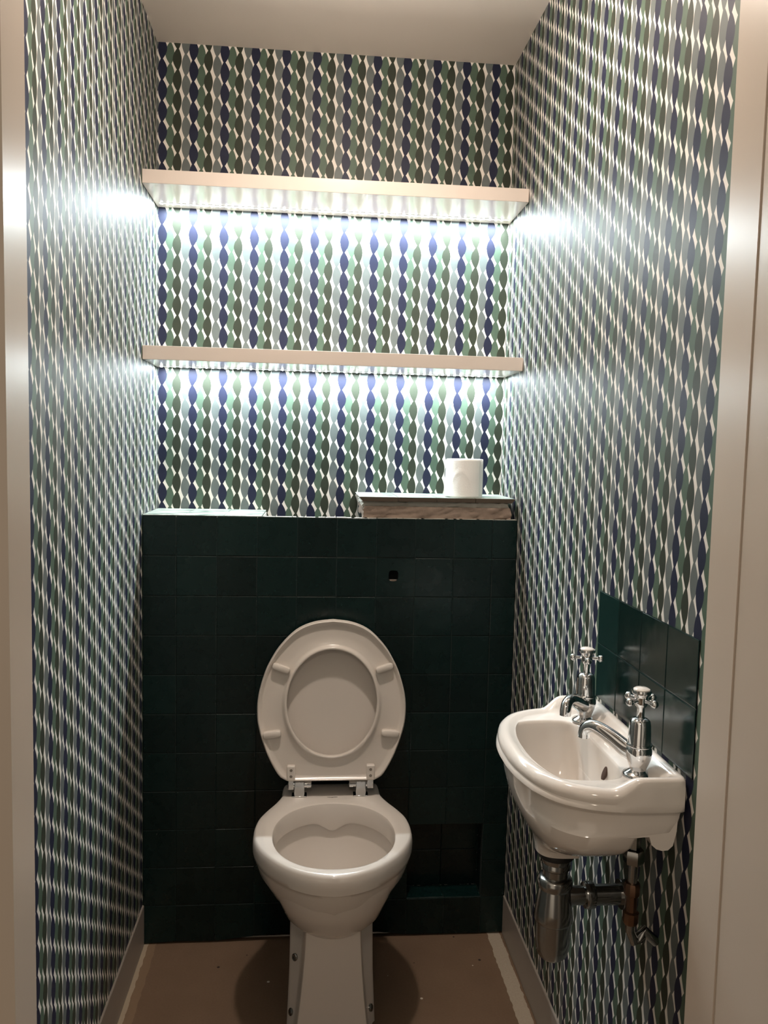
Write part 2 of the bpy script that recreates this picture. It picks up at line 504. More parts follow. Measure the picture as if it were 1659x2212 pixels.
for k, (xa, xb) in enumerate(((0.5375, 0.6375), (0.6378, 0.7375), (0.7378, 0.838), (0.8383, 0.9425))):
    bm = bmesh.new()
    vs, fs = add_box(bm, xa + 0.0004, xb - 0.0004, -0.001 + random.uniform(0, 0.003), D - 0.001, 1.1592 + 0.001 * random.random(), 1.1712, 1)
    fs[5].material_index = 0
    lay = bm.verts.layers.float.new('tone')
    for v in bm.verts:
        v[lay] = 0.8
        if v.co.z < 1.165 and v.co.y < 0.05: v.co.y += 0.004
    for v in bm.verts:
        if k == 3 and v.co.z < 1.165 and v.co.x > 0.9: v.co.x -= 0.008
        if k == 0 and v.co.z < 1.165 and v.co.x < 0.55: v.co.x += 0.010
    kid(obj('cap_tile', bm, [M['streaky'], M['tile_edge']], smooth=False, bevel=0.0006), boxing)

# ------------------------------------------------------------------ floating shelves with LED strips
def shelf(zt, zb, label, energy):
    t = thing('floating_shelf', label, 'shelf', (W / 2, D / 2, zb), 'lit shelves on the back wall')
    bm = bmesh.new(); add_box(bm, 0.0012, W - 0.0012, 0.003, D - 0.0008, zb, zt)
    kid(obj('board', bm, M['shelf'], smooth=True, bevel=0.0008), t)
    ys = 0.163
    bm = bmesh.new()
    add_box(bm, 0.012, W - 0.012, ys - 0.005, ys + 0.005, zb - 0.0009, zb - 0.0001, 0)
    k = 0; x = 0.018
    while x < W - 0.016:
        add_box(bm, x - 0.0025, x + 0.0025, ys - 0.0025, ys + 0.0025, zb - 0.0026, zb - 0.0008, 1); x += 0.01667
    kid(obj('led_strip', bm, [M['tape'], M['led']], smooth=False), t)
    L = bpy.data.lights.new('led_light', 'AREA'); L.shape = 'RECTANGLE'; L.size = W - 0.03; L.size_y = 0.006
    L.energy = energy; L.color = (0.84, 0.95, 1.0)
    lo = bpy.data.objects.new('led_light', L); COL.objects.link(lo); lo.location = (W / 2, ys, zb - 0.0032)
    return t
LED_E = 14.0
shelf(1.9494, 1.9166, 'upper white painted shelf with bright cool LED strip underneath, nearest the ceiling', LED_E)
shelf(1.5320, 1.4980, 'lower white painted shelf with LED strip underneath, halfway down the back wall', LED_E * 0.7)

# ------------------------------------------------------------------ toilet
TX = 0.4785
toilet = thing('toilet', 'white floor standing toilet with its seat and lid raised against the green tiles', 'toilet', (TX, -0.2, 0))
top_half = [(-0.012, 0), (-0.012, 0.06), (-0.012, 0.108), (-0.0155, 0.1175), (-0.03, 0.1215), (-0.055, 0.1225), (-0.085, 0.1245), (-0.125, 0.139),
            (-0.1625, 0.157), (-0.2, 0.1715), (-0.235, 0.1775), (-0.265, 0.1785), (-0.3, 0.1755), (-0.345, 0.160), (-0.388, 0.133),
            (-0.43, 0.0925), (-0.456, 0.048), (-0.4665, 0)]
NR = 56
def ring_norm_offset(r, d):
    n = len(r); out = []
    for i in range(n):
        a = Vector(r[(i - 1) % n]); b = Vector(r[(i + 1) % n]); t = (b - a).normalized()
        nn = Vector((-t.y, t.x)); c = Vector((-0.25, 0.0)) - Vector(r[i])
        if nn.dot(c) < 0: nn = -nn
        p = Vector(r[i]) + nn * d
        out.append((min(p.x, -0.006), p.y))
    return out
R0 = sym_ring(top_half, NR)
def R3(r, z): return [(TX + w, y, z) for y, w in r]
def body_ring(wmax, front, rear_w, z, sq=1.0):
    h = []
    for y, w in top_half:
        s = min(1, max(0, (-y - 0.10) / 0.366))       # 0 at the back, 1 at the front tip
        yy = y if y > -0.1 else -0.1 - s * (-(front) - 0.1)
        if y > -0.1: ww = min(w, rear_w) * (1 if w > 0 else 0)
        else: ww = w * wmax / 0.1785
        blend = sstep(0.06, 0.17, -y)
        ww = (1 - blend) * (rear_w * w / 0.1225 if w > 0 else 0) + blend * (w / 0.1785) ** sq * wmax
        h.append((yy, ww))
    return R3(sym_ring(h, NR), z)
# inner opening
IC, IA, IB = -0.283, 0.1525, 0.1375
def inner_ring(sa, sb, z, dy=0.0, lipf=None, sup=2.15):
    pts = []
    m = 2 * NR
    for i in range(m):
        t = PI * 2 * i / m
        cy, sx = math.cos(t), math.sin(t)
        k = (abs(cy) ** sup + abs(sx) ** sup) ** (-1 / sup)
        zz = z
        if lipf: zz = z + lipf(t)
        pts.append((TX + 0.0015 + IB * sb * sx * k, IC + dy + IA * sa * cy * k, zz))
    return pts
def lip(t):
    t = (t + PI) % (2 * PI) - PI
    b = math.exp(-(t / 0.20) ** 2)
    return -0.022 * b
rings = [body_ring(0.060, -0.350, 0.080, 0.232, 0.5), body_ring(0.076, -0.364, 0.086, 0.244, 0.55), body_ring(0.092, -0.380, 0.091, 0.257, 0.62), body_ring(0.114, -0.400, 0.099, 0.276, 0.75), body_ring(0.143, -0.424, 0.108, 0.309, 0.9),
         body_ring(0.1665, -0.446, 0.117, 0.348), body_ring(0.174, -0.4565, 0.120, 0.374), body_ring(0.1755, -0.4590, 0.1205, 0.3825),
         R3(ring_norm_offset(R0, 0.0005), 0.3865), R3(ring_norm_offset(R0, -0.0015), 0.397), R3(ring_norm_offset(R0, -0.0015), 0.412), R3(ring_norm_offset(R0, 0.0000), 0.4225),
         R3(ring_norm_offset(R0, 0.0028), 0.4280), R3(ring_norm_offset(R0, 0.0065), 0.4302), R3(ring_norm_offset(R0, 0.016), 0.4305)]
inner = [inner_ring(1.03, 1.03, 0.4303), inner_ring(1.0, 1.0, 0.4285), inner_ring(0.985, 0.985, 0.423), inner_ring(0.983, 0.985, 0.405),
         inner_ring(0.98, 0.98, 0.389, 0, lip), inner_ring(0.99, 0.99, 0.3835, 0, lip), inner_ring(1.03, 1.03, 0.382, 0, lip), inner_ring(1.09, 1.08, 0.386, 0),
         inner_ring(1.06, 1.06, 0.36), inner_ring(0.98, 0.96, 0.32), inner_ring(0.82, 0.80, 0.27, 0.0), inner_ring(0.6, 0.58, 0.23, 0.01), inner_ring(0.38, 0.38, 0.205, 0.02), inner_ring(0.2, 0.2, 0.20, 0.03)]
bm = bmesh.new()
loft(bm, rings + inner, cap0=True, cap1=True)
# pedestal: plinth with foot flanges
def ped(z):
    k = 1 - z / 0.30
    wf = 0.0600 + 0.024 * max(0, k) ** 1.8
    yf = -0.215 - 0.100 * max(0, k) ** 1.2
    wr = 0.0955 + 0.0035 * max(0, 1 - z / 0.1)
    fr = -0.372 - 0.012 * max(0, k) ** 3
    h = [(-0.013, 0), (-0.013, wr - 0.004), (-0.017, wr), (yf + 0.006, wr), (yf, wr - 0.005), (yf - 0.018, wf + 0.004), (yf - 0.023, wf + 0.001), (fr + 0.010, wf), (fr + 0.003, wf - 0.003), (fr, wf - 0.011), (fr, 0)]
    full = h + [(a, -w) for a, w in h[-2:0:-1]]
    return [(TX + w + 0.001, a, z) for a, w in full]
loft(bm, [ped(z) for z in (0.0, 0.015, 0.05, 0.10, 0.15, 0.20, 0.235, 0.27)])
kid(obj('pan', bm, M['china'], smooth=True, angle=42), toilet)

# screw caps on the foot flange
def cap(sx, z):
    k = 1 - z / 0.30
    a = Vector((0.0905 + 0.0035 * max(0, 1 - z / 0.1), -0.215 - 0.100 * k ** 1.2)); b = Vector((0.064 + 0.024 * k ** 1.8, a.y - 0.018))
    c = a * 0.55 + b * 0.45; nn = Vector((a.y - b.y, -(a.x - b.x))).normalized()
    nn = Vector((nn.x, nn.y)) if nn.y < 0 else -nn
    bm = bmesh.new()
    lathe(bm, [(0, 0.001), (0.0030, 0.0012), (0.0034, 0.0030), (0.0062, 0.0034), (0.0080, 0.0018), (0.0084, -0.008), (0, -0.008)], (TX + 0.001 + sx * (c.x + 0.0012 * nn.x), c.y + 0.0012 * nn.y, z), (sx * nn.x, nn.y, 0.25), 20)
    kid(obj('fixing_screw', bm, M['dull'], smooth=True), toilet)
cap(-1, 0.134); cap(-1, 0.031); cap(1, 0.033)

# small printed maker's mark behind the bowl (wings and a shield)
bm = bmesh.new()
wing = [(-0.013, 0.0012), (-0.009, 0.0002), (-0.005, -0.0006), (-0.002, -0.0010), (0, -0.0026), (0.002, -0.0010), (0.005, -0.0006), (0.009, 0.0002), (0.013, 0.0012),
        (0.009, 0.0016), (0.005, 0.0010), (0.002, 0.0006), (0, 0.0004), (-0.002, 0.0006), (-0.005, 0.0010), (-0.009, 0.0016)]
prism(bm, wing, lambda a, b: (TX + 0.002 + a, -0.098 + b, 0.4304), lambda a, b: (TX + 0.002 + a, -0.098 + b, 0.4308))
kid(obj('printed_mark', bm, mat('mark_ink', lin((70, 62, 56)), rough=0.5), smooth=False), toilet)

# seat frame of reference: x across, t up along the raised seat, n towards the viewer
SO = Vector((0.4765, -0.085, 0.455)); ST = Vector((0, 0.0995, 0.995)); SN = Vector((0, -0.995, 0.0995))
def sp(x, t, n): return SO + Vector((x, 0, 0)) + ST * t + SN * n
seat_half = [(0.0165, 0), (0.0165, 0.05), (0.0165, 0.098), (0.0195, 0.1115), (0.033, 0.130), (0.083, 0.1575), (0.145, 0.1785), (0.190, 0.1835), (0.232, 0.180),
             (0.28, 0.1665), (0.312, 0.152), (0.348, 0.129), (0.386, 0.0905), (0.405, 0.0475), (0.4115, 0)]
SR = sym_ring(seat_half, 64)
nS = len(SR)
# inner hole aligned by angle with the outer ring index
hc, ha, hb = 0.2075, 0.1315, 0.1115
IR = []
for t, w in SR:
    a = math.atan2(w / 0.1835, (t - 0.214) / 0.1975)
    IR.append((hc + ha * math.cos(a), hb * math.sin(a)))
def mixr(f): return [(a[0] + (b[0] - a[0]) * f, a[1] + (b[1] - a[1]) * f) for a, b in zip(SR, IR)]
def S3(r, n): return [sp(w, t, n) for t, w in r]
prof = [(0.0, -0.001), (-0.006, 0.003), (-0.008, 0.009), (0.0, 0.0155), (0.035, 0.0175), (0.075, 0.016), (0.125, 0.0085), (0.2, 0.0078), (0.5, 0.0078), (0.80, 0.0078), (0.86, 0.0105), (0.905, 0.0155), (0.95, 0.0175), (0.99, 0.0165), (1.0, 0.013), (1.0, 0.004), (0.99, -0.001)]
bm = bmesh.new()
rr = [S3(mixr(f), n) for f, n in prof]
loft(bm, rr + [rr[0]], cap0=False, cap1=False)
bmesh.ops.remove_doubles(bm, verts=bm.verts, dist=1e-6)
seat = obj('seat', bm, M['plastic'], smooth=True, angle=60); kid(seat, toilet)
def kids(o, p):      # child of a part that itself sits (identity basis) under a root with an inverse
    o.parent = p; o.matrix_parent_inverse = Matrix.Identity(4); return o
# lid behind the ring
def Lsc(f, base=SR): return [(0.2115 + (t - 0.2115) * f, w * f) for t, w in base]
bm = bmesh.new()
lr = [S3(Lsc(1.0), -0.0035), S3(Lsc(1.006), -0.008), S3(Lsc(1.0), -0.0155), S3(Lsc(0.97), -0.021), S3(Lsc(0.6), -0.027), S3(Lsc(0.1), -0.029)]
li = [S3(Lsc(0.985), -0.0022), S3(Lsc(0.955), -0.0032), S3(Lsc(0.92), -0.010), S3(Lsc(0.85), -0.0145), S3(Lsc(0.5), -0.0165), S3(Lsc(0.1), -0.0165)]
loft(bm, list(reversed(lr)) + li)
kid(obj('lid', bm, M['plastic'], smooth=True, angle=60), toilet)
# buffers
for x, t, ang in ((-0.127, 0.2935, -19), (0.1295, 0.2935, 19), (-0.1465, 0.1315, 8), (0.1455, 0.1315, -5)):
    bm = bmesh.new()
    c, s = math.cos(math.radians(ang)), math.sin(math.radians(ang))
    rings_ = []
    for zn, gsc in ((0.006, 1.0), (0.0165, 1.0), (0.0205, 0.92), (0.022, 0.72)):
        ring = []
        for k in range(28):
            th = 2 * PI * k / 28
            ex, et = math.cos(th), math.sin(th)
            q = 0.0225 * math.copysign(abs(ex) ** 0.45, ex); r = 0.0085 * math.copysign(abs(et) ** 0.6, et)
            q *= (1 - (1 - gsc) * 0.35); r *= gsc
            ring.append(sp(x + q * c - r * s, t + q * s + r * c, zn))
        rings_.append(ring)
    loft(bm, rings_)
    kids(obj('buffer', bm, M['plastic'], smooth=True, angle=60), seat)
# hinges
for sx in (-1, 1):
    if sx < 0: xb0, xb1, xp0, xp1, xa0, xa1, xk0, xk1 = 0.3705, 0.4285, 0.3862, 0.4115, 0.3712, 0.3848, 0.3680, 0.3882
    else: xb0, xb1, xp0, xp1, xa0, xa1, xk0, xk1 = 0.5218, 0.5700, 0.5385, 0.5635, 0.5665, 0.5825, 0.5640, 0.5845
    zb, yb = 0.4595, -0.086
    bm = bmesh.new(); lathe(bm, [(0, 0), (0.0080, 0), (0.0088, 0.0008), (0.0088, xb1 - xb0 - 0.0008), (0.008, xb1 - xb0), (0, xb1 - xb0)], (xb0, yb, zb), (1, 0, 0), 24)
    h = obj('hinge', bm, M['chrome'], smooth=True); kid(h, toilet); h['label'] = 'chrome hinge'
    bm = bmesh.new(); add_box(bm, xp0, xp1, yb - 0.0105, yb + 0.010, 0.4315, zb + 0.0098)
    kids(obj('post', bm, M['satin'], smooth=True, bevel=0.002), h)
    bm = bmesh.new(); add_box(bm, xp0 - 0.006, xp1 + 0.006, yb - 0.011, yb + 0.013, 0.4304, 0.4335)
    kids(obj('foot_plate', bm, M['chrome'], smooth=True, bevel=0.001), h)
    bm = bmesh.new()
    zl = 0.4500 if sx < 0 else 0.4515
    vs, _ = add_box(bm, xa0, xa1, yb - 0.0115, yb - 0.004, zl, 0.482)
    kids(obj('arm', bm, M['satin'], smooth=True, bevel=0.0015), h)
    bm = bmesh.new()
    ring = [(xk0 - SO.x, 0.0175), (xk1 - SO.x, 0.0175), (xk1 - SO.x, 0.0555), (xk0 - SO.x, 0.0555)]
    prism(bm, ring, lambda a, b: sp(a, b, 0.004), lambda a, b: sp(a * 1.0, b - (0.002 if b > 0.03 else 0), 0.0185))
    bk = obj('hinge_block', bm, M['plastic'], smooth=True, bevel=0.0025, seg=3); kids(bk, h)
    bm = bmesh.new()
    for tt in (0.0285, 0.0435):
        c = sp((xk0 + xk1) / 2 - SO.x, tt, 0.0184)
        lathe(bm, [(0, 0.0004), (0.0012, 0.0), (0.0030, 0.0007), (0.0034, 0), (0.0034, -0.002), (0, -0.002)], c, SN, 18)
    kids(obj('screw', bm, M['screw'], smooth=True), h)

# ------------------------------------------------------------------ washbasin
BY = -0.790
basin = thing('washbasin', 'small white bow fronted cloakroom washbasin on the right hand wall', 'washbasin', (W, BY, 0.80))
D_half = [(0, 0), (0, 0.10), (0, 0.175), (0.001, 0.188), (0.006, 0.1925), (0.018, 0.193), (0.05, 0.193), (0.08, 0.192), (0.107, 0.1885), (0.14, 0.178), (0.172, 0.157), (0.196, 0.121), (0.2105, 0.073), (0.2160, 0.03), (0.2165, 0)]
NB = 64
DR = sym_ring(D_half, NB)
BX = W - 0.002
def dmap(t_rear, t_front, wmax):
    """affine copy of the outline: returns (x, y)"""
    out = []
    for t, w in DR:
        out.append((BX - (t_rear + t / 0.2165 * (t_front - t_rear)), BY + w * wmax / 0.193))
    return out
def inset(d): return dmap(d, 0.2165 - d, 0.193 - d)
roll_p = [(0.020, 0.7985), (0.012, 0.7965), (0.004, 0.7950), (0.0, 0.7985), (0.0008, 0.8040), (0.0035, 0.8070), (0.0020, 0.8120), (0.0040, 0.8185), (0.0090, 0.8235), (0.0150, 0.8255), (0.0220, 0.8245), (0.0275, 0.8205), (0.0330, 0.8190)]
up_p = [(0.020, 0.7985), (0.010, 0.7965), (0.002, 0.7962), (0.0, 0.7985), (0.0, 0.8100), (0.0, 0.8200), (0.0, 0.8320), (0.0006, 0.8410), (0.0030, 0.8445), (0.0080, 0.8455), (0.0160, 0.8425), (0.0260, 0.8310), (0.0380, 0.8215)]
rings = []
for (d0, z0), (d1, z1) in zip(roll_p, up_p):
    a, b = inset(d0), inset(d1); ring = []
    oo = inset(0)
    for i in range(len(a)):
        s = sstep(0.846, 0.887, oo[i][0])
        ring.append((a[i][0] + (b[i][0] - a[i][0]) * s, a[i][1] + (b[i][1] - a[i][1]) * s, z0 + (z1 - z0) * s))
    rings.append(ring)
# bowl opening, resampled so that the points line up with the outer ring
B_half = [(0.057, 0), (0.0565, 0.055), (0.058, 0.093), (0.067, 0.115), (0.088, 0.1245), (0.122, 0.1255), (0.154, 0.1190), (0.177, 0.100), (0.1885, 0.069), (0.1925, 0.03), (0.193, 0)]
BR = sym_ring(B_half, NB)
def bowl(sc, z, ct=0.122):
    return [(BX - (ct + (t - ct) * sc), BY + w * sc, z) for t, w in BR]
rings += [bowl(1.045, 0.8195), bowl(1.015, 0.8180), bowl(1.0, 0.8140), bowl(0.99, 0.806), bowl(0.965, 0.78), bowl(0.915, 0.75), bowl(0.82, 0.722), bowl(0.66, 0.703), bowl(0.42, 0.692), bowl(0.18, 0.687), bowl(0.03, 0.687)]
under = [(0.0, 0.2055, 0.184, 0.7985), (0.004, 0.2030, 0.1825, 0.780), (0.010, 0.2010, 0.1812, 0.763), (0.030, 0.2000, 0.1800, 0.7585), (0.062, 0.1990, 0.1780, 0.7540), (0.066, 0.1945, 0.170, 0.736), (0.069, 0.1870, 0.150, 0.717), (0.073, 0.1750, 0.118, 0.697), (0.080, 0.1600, 0.078, 0.676), (0.092, 0.1570, 0.034, 0.658), (0.0935, 0.1560, 0.032, 0.648)]
ur = [[(x, y, z) for x, y in dmap(a, b, c)] for a, b, c, z in reversed(under)]
bm = bmesh.new()
loft(bm, ur + rings, cap0=True, cap1=True)
# end skirts with an arch and a lug by the wall
skp = [(0.858, 0.799), (0.858, 0.7575), (0.866, 0.7560), (0.876, 0.7565), (0.900, 0.7575), (0.9035, 0.7460), (0.911, 0.7395), (0.919, 0.7370), (0.928, 0.7375), (0.935, 0.7440), (0.9395, 0.765), (0.9405, 0.799)]
for s in (-1, 1):
    prism(bm, skp, lambda a, z: (a, BY + s * (0.1815 - 0.004 * sstep(0.885, 0.858, a) if a < 0.885 else 0.1815), z), lambda a, z: (a, BY + s * 0.164, z))
kid(obj('ceramic_bowl', bm, M['china'], smooth=True, angle=50), basin)
# overflow slot and a small glaze chip beside it
bm = bmesh.new()
def disc(bm, c, nrm, ru, rv, d, n=24, tilt=0):
    nrm = Vector(nrm).normalized(); u, v = frame_for(nrm); c = Vector(c)
    u, v = u * math.cos(tilt) + v * math.sin(tilt), v * math.cos(tilt) - u * math.sin(tilt)
    loft(bm, [[c + nrm * h + u * ru * f * math.cos(2 * PI * k / n) + v * rv * f * math.sin(2 * PI * k / n) for k in range(n)] for h, f in ((-d, 1), (d * 0.2, 1), (d * 0.3, 0.8))])
disc(bm, (0.8868, -0.826, 0.790), (-1, 0, 0.35), 0.006, 0.011, 0.003)
kid(obj('overflow', bm, mat('overflow_dark', lin((70, 50, 40)), rough=0.6), smooth=True), basin)

# taps
def tap(y, ang, hrot):
    cx = 0.9065; z0 = 0.8200
    o = Vector((cx, y, 0))
    bm = bmesh.new()
    lathe(bm, [(0, z0), (0.0225, z0), (0.0228, z0 + 0.0022), (0.0205, z0 + 0.0050), (0.0150, z0 + 0.0075), (0.0120, z0 + 0.0100), (0.0125, z0 + 0.013), (0.0150, z0 + 0.019), (0.0180, z0 + 0.027), (0.0192, z0 + 0.034), (0.0188, z0 + 0.040), (0.0175, z0 + 0.0445),
               (0.0165, z0 + 0.0455), (0.0186, z0 + 0.0462), (0.0190, z0 + 0.0480), (0.0182, z0 + 0.0497), (0, z0 + 0.0497)], o, n=40)
    t = obj('tap', bm, M['chrome'], smooth=True, angle=50); kid(t, basin)
    t['label'] = 'chrome crosshead tap'
    bm = bmesh.new()
    lathe(bm, [(0, 0.770), (0.0135, 0.770), (0.0145, 0.766), (0.0145, 0.757), (0.0135, 0.754), (0.0085, 0.7535), (0.0085, 0.708), (0, 0.708)], o, n=6)
    kids(obj('threaded_tail', bm, M['dull'], smooth=False), t)
    bm = bmesh.new()
    d = Vector((-math.cos(ang), math.sin(ang), 0))
    P = lambda r, z: o + d * r + Vector((0, 0, z0 + z))
    pts = catmull([P(0.006, 0.032), P(0.020, 0.0350), P(0.042, 0.0455), P(0.062, 0.0535), P(0.076, 0.0555), P(0.086, 0.0510), P(0.0900, 0.0430), P(0.0908, 0.0350)], 6)
    rad = []
    for i in range(len(pts)):
        f = i / (len(pts) - 1); rad.append(0.0140 - 0.0048 * min(1, f * 1.7) + 0.0004 * max(0, f - 0.75) * 4)
    tube(bm, pts, rad, 24)
    kids(obj('spout', bm, M['chrome'], smooth=True, angle=50), t)
    bm = bmesh.new()
    lathe(bm, [(0, z0 + 0.049), (0.0168, z0 + 0.049), (0.0165, z0 + 0.060), (0.0155, z0 + 0.078), (0.0142, z0 + 0.0835), (0.0110, z0 + 0.0865), (0.0068, z0 + 0.0875), (0.0062, z0 + 0.089), (0, z0 + 0.089)], o, n=36)
    kids(obj('bonnet', bm, M['chrome'], smooth=True, angle=50), t)
    bm = bmesh.new()
    lathe(bm, [(0, z0 + 0.0865), (0.0055, z0 + 0.0865), (0.0055, z0 + 0.103), (0.0085, z0 + 0.106), (0.0098, z0 + 0.112), (0.0098, z0 + 0.118), (0.0110, z0 + 0.121), (0.0135, z0 + 0.124), (0.0145, z0 + 0.1275), (0.0135, z0 + 0.1300), (0, z0 + 0.1300)], o, n=32)
    for k in range(4):
        a = math.radians(hrot) + k * PI / 2
        e = Vector((math.cos(a), math.sin(a), 0)); c = o + Vector((0, 0, z0 + 0.1145))
        tube(bm, [c + e * 0.006, c + e * 0.013, c + e * 0.019], [0.0036, 0.0028, 0.0032], 12)
        ball(bm, c + e * 0.0238, 0.0061)
    kids(obj('cross_handle', bm, M['chrome'], smooth=True, angle=50), t)
    bm = bmesh.new()
    lathe(bm, [(0, z0 + 0.1290), (0.0122, z0 + 0.1290), (0.0118, z0 + 0.1312), (0.0085, z0 + 0.1330), (0, z0 + 0.1340)], o, n=32)
    ic = obj('index_cap', bm, M['china'], smooth=True, angle=50); kids(ic, t); ic['label'] = 'white ceramic cap'
    return t
tap(BY + 0.119, -math.radians(50), 165); tap(BY - 0.117, math.radians(48), 116)

# waste and bottle trap
TAX = (0.826, BY)
trap = thing('bottle_trap', 'dull chrome bottle trap hanging below the washbasin with a waste pipe into the wall', 'bottle trap', (TAX[0], TAX[1], 0.46))
def tl(name, prof, m, root=trap, o=(TAX[0], TAX[1], 0), ax=(0, 0, 1), n=36):
    bm = bmesh.new(); lathe(bm, prof, o, ax, n); return kid(obj(name, bm, m, smooth=True, angle=45), root)
tl('rubber_washer', [(0, 0.6485), (0.029, 0.6485), (0.030, 0.645), (0.029, 0.638), (0.024, 0.635), (0, 0.635)], M['dark'])
tl('tailpiece', [(0, 0.636), (0.0245, 0.636), (0.0245, 0.629), (0.0235, 0.628), (0.0245, 0.626), (0.0245, 0.619), (0.0212, 0.616), (0.0205, 0.596), (0.0202, 0.585), (0, 0.585)], M['dull'])
tl('slip_nut', [(0, 0.604), (0.0215, 0.604), (0.0262, 0.602), (0.0285, 0.598), (0.0285, 0.588), (0.0265, 0.584), (0, 0.584)], M['dull'])
tl('bottle', [(0, 0.585), (0.0250, 0.585), (0.0268, 0.575), (0.0305, 0.548), (0.0325, 0.533), (0.0315, 0.529), (0.0292, 0.527), (0.0288, 0.500), (0.0275, 0.482), (0.0240, 0.470), (0.0160, 0.4625), (0, 0.460)], M['dull'])
bm = bmesh.new()
lathe(bm, [(0, 0.0), (0.0150, 0.0), (0.0150, 0.031), (0.0205, 0.032), (0.0215, 0.035), (0.0215, 0.046), (0.0200, 0.048), (0.0165, 0.049), (0.0165, 0.105), (0, 0.105)], (TAX[0] + 0.018, TAX[1], 0.568), (1, 0, 0), 32)
kid(obj('outlet_pipe', bm, M['dull'], smooth=True, angle=45), trap)
bm = bmesh.new()
lathe(bm, [(0, 0), (0.0235, 0), (0.0245, 0.003), (0.0225, 0.012), (0.018, 0.013), (0, 0.013)], (W - 0.0135, TAX[1], 0.568), (1, 0, 0), 32)
kid(obj('wall_flange', bm, M['dull'], smooth=True, angle=45), trap)

# supply pipes with isolating valves
def supply(y, zend, label):
    t = thing('supply_pipe', label, 'pipe', (0.9065, y, zend), 'tap supply pipes below the washbasin')
    bm = bmesh.new()
    pts = [(0.9065, y, 0.707), (0.9065, y, zend + 0.02)] + [(0.9065 + 0.02 * math.sin(a), y, zend + 0.02 * (1 - math.cos(a))) for a in (0.4, 0.8, 1.2, 1.57)] + [(W - 0.002, y, zend)]
    tube(bm, pts, 0.0075, 18)
    kid(obj('pipe', bm, M['dull'], smooth=True, angle=45), t)
    zc = zend + 0.065
    for nm, prof, m, n in (('tap_connector', [(0, 0.707), (0.0145, 0.707), (0.0155, 0.703), (0.0155, 0.690), (0.0145, 0.686), (0, 0.686)], M['dull'], 6),
                           ('isolating_valve', [(0, zc - 0.034), (0.0105, zc - 0.034), (0.0120, zc - 0.030), (0.0120, zc - 0.016), (0.0085, zc - 0.014), (0.0085, zc + 0.010), (0.0120, zc + 0.012), (0.0120, zc + 0.026), (0.0105, zc + 0.030), (0, zc + 0.030)], M['warm_chrome'] if y < BY else M['dull'], 10)):
        bm = bmesh.new(); lathe(bm, prof, (0.9065, y, 0), n=n)
        kid(obj(nm, bm, m, smooth=True, angle=30), t)
supply(BY + 0.119, 0.585, 'dull chrome supply pipe under the far tap of the washbasin')
supply(BY - 0.117, 0.560, 'supply pipe with chrome valve under the near tap of the washbasin')

# splashback
sp_t = None
bm = bmesh.new()
cs = []
y0s = [-0.6085, -0.7045, -0.7995, -0.8940, -0.9905]; z0s = [0.8475, 0.9470, 1.0445]
for i in range(4):
    for j in range(2):
        cs.append(((y0s[i + 1], z0s[j]), (y0s[i], z0s[j + 1])))
tile_grid(bm, cs, lambda a, b, d: (W - 0.0026 + d, a, b), thick=0.0022)
lay = bm.verts.layers.float['tone']
vs, fs = add_box(bm, W - 0.0014, W - 0.0002, y0s[-1] + 0.0006, y0s[0] - 0.0006, z0s[0] + 0.0006, z0s[-1] - 0.0006, 1)
for v in vs: v[lay] = 0.3
tag(obj('splashback', bm, [M['tile_s'], M['grout']], smooth=False), 'glossy dark green tile splashback of eight tiles on the wall above the washbasin', 'splashback')

# ------------------------------------------------------------------ toilet roll
RX, RY, RZ, RR, RH = 0.8170, 0.0560, 1.1716, 0.0475, 0.0995
roll = thing('toilet_roll', 'white toilet roll standing on the raised tiled ledge by the right wall', 'toilet roll', (RX, RY, RZ))
bm = bmesh.new()
def wob(a, z): return 1 + 0.006 * math.sin(2 * a + 0.7) + 0.004 * math.sin(3 * a + z * 40)
rg = []
for z, r in ((0.0, RR - 0.0005), (0.001, RR), (0.02, RR * 1.003), (0.05, RR), (0.08, RR * 0.998), (RH - 0.001, RR * 0.997), (RH, RR - 0.0012), (RH + 0.0004, RR * 0.8), (RH, 0.0205), (0.05, 0.0202), (0.002, 0.0205)):
    rg.append([(RX + r * wob(2 * PI * k / 64, z) * math.cos(2 * PI * k / 64), RY + r * wob(2 * PI * k / 64, z) * math.sin(2 * PI * k / 64), RZ + z) for k in range(64)])
loft(bm, rg + [rg[0]], cap0=False, cap1=False)
kid(obj('paper', bm, M['paper'], smooth=True, angle=50), roll)
bm = bmesh.new()
c_o = [[(RX + r * math.cos(2 * PI * k / 40), RY + r * math.sin(2 * PI * k / 40), RZ + z) for k in range(40)] for r, z in ((0.0200, 0.001), (0.0200, RH - 0.002), (0.0190, RH - 0.002), (0.0190, 0.001))]
loft(bm, c_o + [c_o[0]], cap0=False, cap1=False)
kid(obj('core', bm, M['card'], smooth=True, angle=50), roll)
# loose outer sheet with a pressed crease, flaring a little at its lower left
bm = bmesh.new()
rows = []
for j in range(25):
    z = 0.0008 + (RH - 0.002) * j / 24; row = []
    for k in range(41):
        a = math.radians(165 + 150 * k / 40)
        fl = 0.0045 * max(0, 1 - k / 14) * (1 - j / 30) + 0.0006
        cr = 0.0
        u, v = (k - 22) / 7.0, (j - 11) / 6.0
        e = abs(v - (0.9 - 0.9 * u * u))
        if abs(u) < 1.1: cr = 0.0012 * math.exp(-(e / 0.25) ** 2)
        r = RR * wob(a, z) + fl + cr
        row.append((RX + r * math.cos(a), RY + r * math.sin(a), RZ + z))
    rows.append(row)
loft(bm, rows, cap0=False, cap1=False, closed=False)
o = obj('loose_sheet', bm, M['paper'], smooth=True, angle=80); kid(o, roll)
sm = o.modifiers.new('thick', 'SOLIDIFY'); sm.thickness = 0.0003

